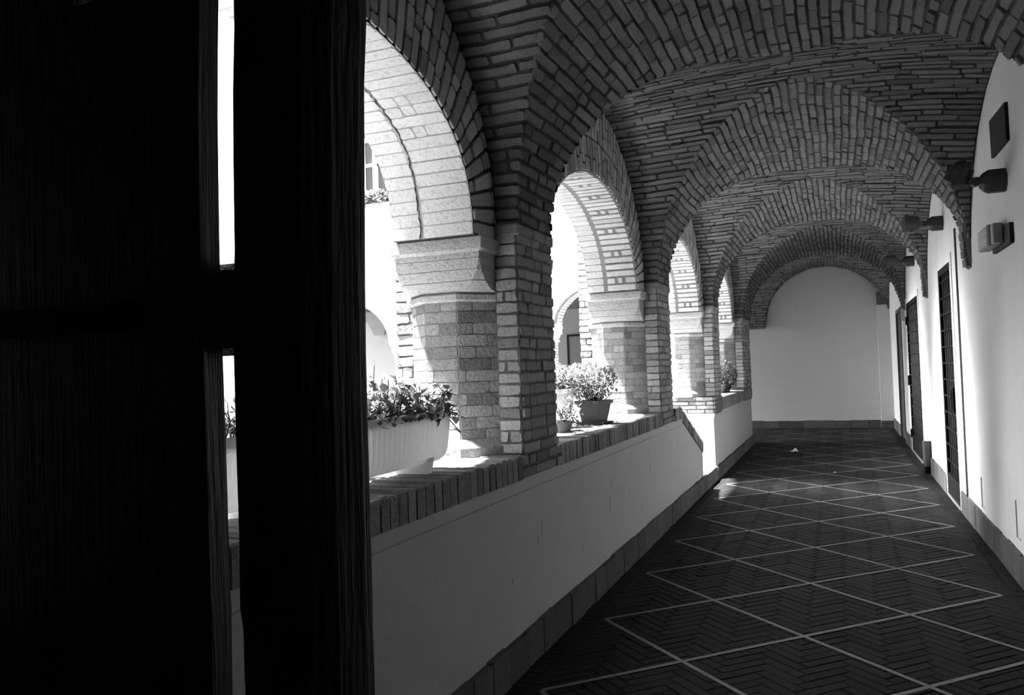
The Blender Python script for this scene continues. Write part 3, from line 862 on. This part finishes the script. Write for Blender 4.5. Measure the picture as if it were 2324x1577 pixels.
def planter(y0, y1, label, seed, n):
    rnd = random.Random(seed); xc = -.395; zb = 1.145; zt = 1.378
    t = thing('ribbed_planter', label, 'planter', (xc, (y0+y1)/2, zb-.04), 'pale ribbed planters on the near parapet')
    a = Acc(); yl = y1 - y0
    # ribbed trough, rounded at the bottom
    def ring(z, hx, yy0, yy1, rib):
        pts = []; m = 44
        for i in range(m+1):
            y = yy0 + (yy1-yy0)*i/m; pts.append(V((xc + hx - rib*(i % 2), y, z)))
        for i in range(6): pts.append(V((xc + hx - 2*hx*(i+.5)/6, yy1 + .004, z)))
        for i in range(m+1):
            y = yy1 - (yy1-yy0)*i/m; pts.append(V((xc - hx + rib*(i % 2), y, z)))
        for i in range(6): pts.append(V((xc - hx + 2*hx*(i+.5)/6, yy0 - .004, z)))
        return pts
    rings = [ring(zb, .055, y0+.075, y1-.075, 0), ring(zb+.008, .078, y0+.05, y1-.05, .001), ring(zb+.03, .098, y0+.028, y1-.028, .0035), ring(zb+.06, .106, y0+.016, y1-.016, .004), ring(zt-.045, .116, y0+.002, y1-.002, .004), ring(zt-.038, .117, y0, y1, 0), ring(zt-.005, .119, y0, y1, 0), ring(zt, .116, y0+.003, y1-.003, 0), ring(zt, .106, y0+.012, y1-.012, 0), ring(zt-.04, .102, y0+.016, y1-.016, 0)]
    a.loft(rings); obj('trough', a, M['planter'], t)
    for yy in (y0+.16, y1-.16):
        f = Acc(); f.hexa([(xc-.08,yy-.022,zb-.042),(xc+.085,yy-.022,zb-.042),(xc+.085,yy+.022,zb-.042),(xc-.08,yy+.022,zb-.042)], [(xc-.09,yy-.03,zb+.03),(xc+.095,yy-.03,zb+.03),(xc+.095,yy+.03,zb+.03),(xc-.09,yy+.03,zb+.03)]); obj('foot', f, M['planter'], t)
    s = Acc(); s.box(xc-.10, xc+.10, y0+.02, y1-.02, zt-.03, zt-.02); obj('soil', s, M['soil'], t)
    # ivy-leaved geranium spilling over the rim
    f = Acc(); st = f; fl = Acc()
    for i in range(n):
        y = rnd.uniform(y0, y1+.02); x = xc + rnd.gauss(-.01, .075); hgt = abs(rnd.gauss(0, .06)) + (.05 if x < xc else 0)*rnd.random()
        p = V((x, y, zt - .03 + hgt))
        if x > xc + .10: p.z = zt - rnd.uniform(-.03, .035); p.x = xc + rnd.uniform(.10, .14)
        k = rnd.uniform(.6, 1.3)
        leaf(f, p, rdir(rnd, .35), V((0,0,1)), .033*k, .030*k, rnd, curl=.15)
        if rnd.random() < .10:
            q = p + V((rnd.uniform(-.03,.03), rnd.uniform(-.04,.04), rnd.uniform(.02,.07))); st.tube([V((x, y, zt-.03)), (p+q)/2 + V((.01,0,0)), q], .002, 4, 1)
    # stray shoots
    for i in range(9):
        y = rnd.uniform(y0+.05, y1-.03); b0 = V((xc + rnd.uniform(-.05,.09), y, zt-.02)); e = b0 + V((rnd.uniform(-.06,.08), rnd.uniform(-.1,.1), rnd.uniform(.05,.15)))
        st.tube([b0, (b0+e)/2 + V((0,0,.015)), e], .0025, 5, 1)
        for j in range(4): leaf(f, b0 + (e-b0)*rnd.uniform(.4,1), rdir(rnd), V((0,0,1)), .035, .03, rnd)
    # runners over the end
    for (dy, dz, dx) in ((.16,.02,.05),(.20,-.04,.07),(.10,.10,.03),(.12,-.10,.08),(.17,.10,.02)):
        b0 = V((xc+.05, y1-.05, zt-.01)); e = b0 + V((dx, dy, dz)); st.tube([b0, (b0+e)/2 + V((.01,0,.02)), e], .0025, 5, 1)
        for j in range(9): leaf(f, b0 + (e-b0)*rnd.uniform(.35,1.05), rdir(rnd, -.1), V((0,0,1)), rnd.uniform(.03,.05), rnd.uniform(.022,.035), rnd)
    for (y, x, z) in ((y1+.12, xc+.07, zt+.075), (y1+.06, xc+.05, zt+.09), (y0+.2, xc-.05, zt+.11), (y0+.35, xc-.03, zt+.08)):
        for j in range(6): leaf(fl, V((x, y, z)), rdir(rnd, .2), V((0,0,1)), .028, .024, rnd)
        st.tube([V((x-.03, y-.05, z-.07)), V((x, y, z))], .002, 4, 1)
    obj('foliage', f, [M['leaf'], M['stem']], t); obj('blossom', fl, M['petal'], t)
planter(-2.36, -1.47, 'pale ribbed plastic planter with trailing geraniums beside the largest pillar', 81, 1700)
planter(-3.45, -2.55, 'pale ribbed plastic planter seen only through the slit in the gate', 82, 700)

# tall flowering weeds rising at the back of the near parapet
t = thing('flowering_plant', 'pale flowering plant rising behind the planter next to the gate', 'plant', (-.69, -2.05, 1.10))
pa = Acc(); pa.tube([(-.69,-2.05,1.10),(-.69,-2.05,1.24)], .075, 16, 0, .10); obj('pot', pa, M['planter'], t)
shrub(t, (-.69,-2.05,1.24), (-.69,-2.03,1.43), (.12,.28,.13), 420, 83, M['leaf_pale'], .045, .036, 14)

def square_pot():
    cx, cy = -.42, 1.36
    t = thing('square_flowerpot', 'dark square tapered flowerpot with a bushy plant on the parapet', 'flowerpot', (cx, cy, 1.10))
    ang = -.20
    def sq(h, z, c=.03):
        pts = [(-h+c,-h),(h-c,-h),(h,-h+c),(h,h-c),(h-c,h),(-h+c,h),(-h,h-c),(-h,-h+c)]
        return [V((cx + x*math.cos(ang) - y*math.sin(ang), cy + x*math.sin(ang) + y*math.cos(ang), z)) for x, y in pts]
    a = Acc(); a.loft([sq(.078,1.118,.012), sq(.104,1.258,.012), sq(.105,1.259,.012), sq(.117,1.264,.012), sq(.119,1.29,.012), sq(.110,1.29,.012), sq(.106,1.26,.012)]); obj('pot', a, M['dark_plastic'], t)
    a = Acc(); a.loft([sq(.09,1.100,.02), sq(.115,1.104,.02), sq(.122,1.122,.02), sq(.117,1.122,.02), sq(.10,1.110,.02)]); obj('saucer', a, M['dark_plastic'], t)
    a = Acc(); a.loft([sq(.103,1.255,.01), sq(.103,1.268,.01)]); obj('soil', a, M['soil'], t)
    shrub(t, (cx,cy,1.26), (cx-.05,cy+.0,1.43), (.24,.34,.15), 1700, 84, M['leaf_pale'], .036, .018, 30)
square_pot()
t = thing('pale_flowerpot', 'tall pale plastic flowerpot half hidden behind the largest pillar', 'flowerpot', (-.60, 1.0, 1.10))
a = Acc()
def sq2(h, z): return [V((-.60+x*h, 1.0+y*h, z)) for x, y in ((-1,-.85),(-.85,-1),(.85,-1),(1,-.85),(1,.85),(.85,1),(-.85,1),(-1,.85))]
a.loft([sq2(.08,1.10), sq2(.105,1.365), sq2(.113,1.37), sq2(.115,1.395), sq2(.105,1.395), sq2(.10,1.37)]); obj('pot', a, M['planter'], t)
a = Acc(); a.loft([sq2(.098,1.365), sq2(.098,1.38)]); obj('soil', a, M['soil'], t)
shrub(t, (-.60,1.0,1.38), (-.62,1.02,1.47), (.20,.24,.11), 700, 85, M['leaf_pale'], .036, .02, 16)
t = thing('small_flowerpot', 'small low flowerpot with dark trailing leaves beside the square pot', 'flowerpot', (-.43, .62, 1.10))
a = Acc(); a.loft([[V((-.43+r_*math.cos(2*PI*i/20), .62+r_*math.sin(2*PI*i/20), z_)) for i in range(20)] for z_, r_ in ((1.10,.045),(1.16,.065),(1.163,.072),(1.18,.073),(1.18,.062),(1.16,.058))]); obj('pot', a, M['dark_plastic'], t)
shrub(t, (-.43,.62,1.165), (-.41,.66,1.235), (.09,.14,.11), 190, 86, M['leaf'], .036, .024, 10)
t = thing('round_bush', 'dark round leafy bush in a low trough on the far parapet', 'bush', (-.47, 9.0, 1.05))
a = Acc(); a.loft([(1.055, sect(-.47,9.0,.11,.42,.02)), (1.17, sect(-.47,9.0,.14,.46,.02)), (1.18, sect(-.47,9.0,.15,.47,.02)), (1.195, sect(-.47,9.0,.15,.47,.02)), (1.195, sect(-.47,9.0,.13,.45,.02))]); obj('trough', a, M['dark_plastic'], t)
shrub(t, (-.47,9.0,1.18), (-.43,9.0,1.33), (.26,.62,.25), 2600, 87, M['leaf_dark'], .045, .022, 30)

# ------------------------------------------------------------------ courtyard
a = Acc(); a.box(-1.55, WO, -9.5, 10.6, -.05, .10); a.box(-14, -1.55, 9.4, 10.6, -.05, .10)
tag(obj('courtyard_ground', a, M['paving']), 'bright paved walk along the courtyard side of the arches', 'ground', kind='structure')
a = Acc(); a.box(-14, -1.55, -9.5, 9.4, -.05, .08)  # unseen, added dark to cut sunlight bounced up to the vault
tag(obj('absorber_lawn', a, M['absorber_lawn']), 'unseen dark grass added to limit light bounced onto the vault', 'absorber_lawn', kind='structure')

def north_arcade():
    a = Acc(); rnd = random.Random(91); y0, y1 = 10.6, 11.1
    P2 = lambda along, depth, z: V((along, depth, z))
    arches = [(-2.65, 1.25, .79, 2.45), (-5.95, .93, .79, 2.25), (-8.97, 1.25, .98, 2.22)]
    N = 40
    for (xc, ae, be, zs) in arches:
        t_of, tot = arc_tab(ae, be)
        def fs(u, v):
            t_ = t_of(v); x, z = ell(t_, ae, be); n = V((-math.cos(t_)/ae, 0, math.sin(t_)/be)).normalized()
            return V((xc + x, y0 + u, zs + z)), -n
        cnt = [0]
        lay(a, fs, 0, tot, lambda v: [(.16, .5)], course=.066, blen=.14, gap=.013, h=.008, headers=0, rnd=rnd, mi=2, stag=False)
        for i in range(N):
            p0, p1 = ell(PI*i/N, ae, be), ell(PI*(i+1)/N, ae, be)
            for y, ztop, mi in ((y0, 8.0, 0), (y1, 4.15, 0)):
                a.poly([(xc+p0[0],y,zs+p0[1]),(xc+p1[0],y,zs+p1[1]),(xc+p1[0],y,ztop),(xc+p0[0],y,ztop)], mi)
            a.poly([(xc+p0[0],y0,zs+p0[1]),(xc+p0[0],y1,zs+p0[1]),(xc+p1[0],y1,zs+p1[1]),(xc+p1[0],y0,zs+p1[1])], 1)
            # raised ring
            q0, q1 = ell(PI*i/N, ae+.42, be+.42), ell(PI*(i+1)/N, ae+.42, be+.42)
            a.poly([(xc+p0[0],y0-.05,zs+p0[1]),(xc+p1[0],y0-.05,zs+p1[1]),(xc+q1[0],y0-.05,zs+q1[1]),(xc+q0[0],y0-.05,zs+q0[1])], 0)
            a.poly([(xc+q0[0],y0-.05,zs+q0[1]),(xc+q1[0],y0-.05,zs+q1[1]),(xc+q1[0],y0,zs+q1[1]),(xc+q0[0],y0,zs+q0[1])], 0)
            a.poly([(xc+p0[0],y0-.05,zs+p0[1]),(xc+p1[0],y0-.05,zs+p1[1]),(xc+p1[0],y0,zs+p1[1]),(xc+p0[0],y0,zs+p0[1])], 0)
    # masonry between arches
    edges = [(-14, -10.22, 2.22), (-7.72, -6.88, 2.22), (-5.02, -3.90, 2.25), (-1.40, WO, 2.45)]
    for x0, x1, zs in edges: a.box(x0, x1, y0, y1, zs, 8.0, 0)
    a.box(-14, -10.22, y0, y1, 0, 2.22, 0)
    a.box(-14, -1.3, y0+.05, y1-.05, 0, 1.05, 0)
    o = obj('wall_north', a, [M['facade'], M['pier_mortar'], M['soft']])
    tag(o, 'sunlit white courtyard facade with arches across the far side', 'wall', kind='structure')
north_arcade()
for (x, dz, lab) in ((-7.30, 0, 'slim octagonal column of the far courtyard arcade, left of the brick pillar'), (-4.46, .2, 'slim octagonal column of the far courtyard arcade seen through the second arch')):
    t = thing('arcade_column', lab, 'column', (x, 10.85, 1.05), 'columns of the far courtyard arcade', kind='thing')
    a = Acc(); hxs = .50 if x > -6 else .36; o8 = sect(x, 10.85, hxs, .246, .12); a.loft([(1.05, o8), (1.9+dz, o8)], 1); rnd = random.Random(int(-x*10))
    for i in range(8): face_bricks(a, (*o8[i], 0), (*o8[(i+1) % 8], 0), 1.1, 1.88+dz, rnd, 0, gap=.006, h=.004, blen=.2)
    obj('shaft', a, [M['pier'], M['pier_mortar']], t)
    a = Acc(); a.loft([(zz_+dz, sect(x,10.85,hxs+e_,.246+e_,.12+.6*e_)) for zz_, e_ in ((1.88,0),(1.90,.035),(1.93,.035),(1.95,0))])
    hw = .42 if x < -6 else .565
    rings = []
    for i in range(11):
        tt = i/10; g = math.sqrt(max(0, 1-(1-tt)**2)); rings.append((1.95+dz+.2*tt, sect(x, 10.85, hxs + (hw-.03-hxs)*g, .246, .12*(1-g)+.002)))
    a.loft(rings); a.loft([(2.15+dz, sect(x,10.85,hw-.03,.25,.004)), (2.17+dz, sect(x,10.85,hw,.28,.004)), (2.22+dz, sect(x,10.85,hw,.28,.004)), (2.252+dz, sect(x,10.85,hw-.02,.25,.004))])
    obj('capital', a, M['lime'], t)
    a = Acc(); a.loft([(1.04, sect(x,10.85,hxs+.05,.30,.14)), (1.08, sect(x,10.85,hxs+.05,.30,.14)), (1.11, sect(x,10.85,hxs,.25,.12))]); obj('base', a, M['pier'], t)
# corridor ceiling of the far side and its springer
a = Acc()
a.grid(lambda u, v: V((-3.0 - 10*u, 12.95 - 1.85*math.cos(PI*v), 3.05 + .95*math.sin(PI*v))), 10, 24)
a.hexa([(-10.65,YEND-.09,2.66),(-10.35,YEND-.09,2.66),(-10.35,YEND,2.66),(-10.65,YEND,2.66)], [(-10.95,YEND-.2,3.3),(-10.05,YEND-.2,3.3),(-10.05,YEND,3.3),(-10.95,YEND,3.3)])
tag(obj('ceiling_north', a, M['vault']), 'barrel ceiling of the corridor across the courtyard', 'ceiling', kind='structure')
a = Acc(); a.box(-13.5, -8.0, YEND-.12, YEND+.01, 3.22, 3.34)
tag(obj('ceiling_beam', a, M['wood']), 'dark beam along the wall of the corridor across the courtyard', 'beam')
t = thing('door_4', 'plain grey door inside the far corridor, seen through the second arch', 'door', (-4.3, YEND, 0), kind='structure')
a = Acc(); a.box(-4.95, -4.25, YEND-.04, YEND+.01, 0, 2.35); obj('leaf_panel', a, M['door_grey'], t)
a = Acc(); a.box(-4.25, -4.2, YEND-.05, YEND+.01, 0, 2.4); a.box(-5.0, -4.95, YEND-.05, YEND+.01, 0, 2.4); a.box(-4.95, -4.25, YEND-.05, YEND+.01, 2.35, 2.4); obj('frame', a, M['iron'], t)
# upper window with flower box
t = thing('window_1', 'white framed upper window of the courtyard facade above the flower box', 'window', (-7.95, 10.6, 5.0), kind='structure')
a = Acc(); a.box(-8.6, -7.45, 10.55, 10.59, 5.15, 6.95); obj('pane', a, M['glass'], t)
a = Acc()
for x0, x1 in ((-8.62,-8.52),(-7.97,-7.86),(-8.25,-8.18)): a.box(x0, x1, 10.50, 10.6, 5.15, 6.8)
a.box(-8.62, -7.86, 10.50, 10.6, 6.7, 6.8); a.box(-8.62, -7.86, 10.51, 10.6, 6.15, 6.22); a.box(-7.5, -7.42, 10.5, 10.6, 5.1, 7.0)
obj('frame', a, M['paint'], t)
a = Acc(); a.box(-8.8, -7.4, 10.40, 10.6, 5.05, 5.15); obj('sill', a, M['paint'], t)
t = thing('flower_box', 'flower box on the sill of the upper courtyard window', 'flower box', (-8.0, 10.4, 5.15))
a = Acc(); a.loft([(5.15, sect(-8.05,10.46,.5,.06,.01)), (5.30, sect(-8.05,10.46,.55,.08,.01))]); obj('trough', a, M['planter'], t)
shrub(t, (-8.05,10.44,5.28), (-8.02,10.42,5.40), (.62,.14,.18), 320, 88, M['leaf_pale'], .09, .07, 16)
# two unseen courtyard sides; wings on the south one added to shade the corridor
a = Acc(); a.box(-14.3, -14, -9.5, 11, 0, 3.0)
tag(obj('wall_west', a, M['facade']), 'plain pale building across the courtyard', 'wall', kind='structure')
a = Acc(); a.box(-14.3, -.5, -9.8, -9.5, 0, 7.0); a.box(-14, -2.95, -9.5, -.35, 0, 4.2); a.box(-14, -6.5, -9.5, 3.3, 0, 7.2)
tag(obj('wall_south_shade_wings', a, M['south']), 'unseen south building with added dark wings that shade the near arches', 'wall', kind='structure')

# ------------------------------------------------------------------ light, sky, camera
sc = bpy.context.scene
w = bpy.data.worlds.new('sky'); sc.world = w; w.use_nodes = True
bg = w.node_tree.nodes['Background']; bg.inputs[0].default_value = (1, 1, 1, 1)
# overcast sky, brightest low in the west
nt = w.node_tree
def wn(kind, op, *ins):
    n = nt.nodes.new(kind); n.operation = op
    for i, x in enumerate(ins):
        if isinstance(x, (int, float, tuple)): n.inputs[i].default_value = x
        else: nt.links.new(x, n.inputs[i])
    return n
tc = nt.nodes.new('ShaderNodeTexCoord')
nv = wn('ShaderNodeVectorMath', 'NORMALIZE', tc.outputs['Generated'])
dt = wn('ShaderNodeVectorMath', 'DOT_PRODUCT', nv.outputs['Vector'], tuple(V((-.93, -.04, .34)).normalized()))
k = wn('ShaderNodeMath', 'POWER', wn('ShaderNodeMath', 'MAXIMUM', dt.outputs['Value'], 0.0).outputs[0], 28.0)
k = wn('ShaderNodeMath', 'ADD', wn('ShaderNodeMath', 'MULTIPLY', k.outputs[0], 24.0).outputs[0], 0.9)
nt.links.new(k.outputs[0], bg.inputs[1])
sun = bpy.data.lights.new('sun', 'SUN'); sun.energy = 11.0; sun.angle = math.radians(2.5); sun.color = (1, 1, 1)
so = bpy.data.objects.new('sun', sun); C.objects.link(so)
dirv = V((.285, .15, -1)).normalized()
so.rotation_euler = dirv.to_track_quat('-Z', 'Y').to_euler(); so.location = (-4, -2, 12)

F = 1832.9; yaw, pitch, roll = .3839, .0279, -.0341
f_ = V((-math.sin(yaw)*math.cos(pitch), math.cos(yaw)*math.cos(pitch), math.sin(pitch)))
r0 = V((math.cos(yaw), math.sin(yaw), 0)); u0 = r0.cross(f_)
rr = r0*math.cos(roll) + u0*math.sin(roll); uu = -r0*math.sin(roll) + u0*math.cos(roll)
cam = bpy.data.cameras.new('camera'); co = bpy.data.objects.new('camera', cam); C.objects.link(co)
cam.sensor_fit = 'HORIZONTAL'; cam.sensor_width = 36.0; cam.lens = F/2324*36.0; cam.clip_start = .05; cam.clip_end = 200
mw = Matrix((( rr.x, uu.x, -f_.x, 1.396), (rr.y, uu.y, -f_.y, -4.826), (rr.z, uu.z, -f_.z, 1.551), (0,0,0,1)))
co.matrix_world = mw
sc.camera = co
vs = sc.view_settings
vs.view_transform = 'Standard'; vs.look = 'None'; vs.gamma = 1.0; vs.use_curve_mapping = False
vs.exposure = 2.4
sc.cycles.max_bounces = 10; sc.cycles.diffuse_bounces = 8; sc.cycles.use_denoising = True
sc.cycles.sample_clamp_indirect = 12
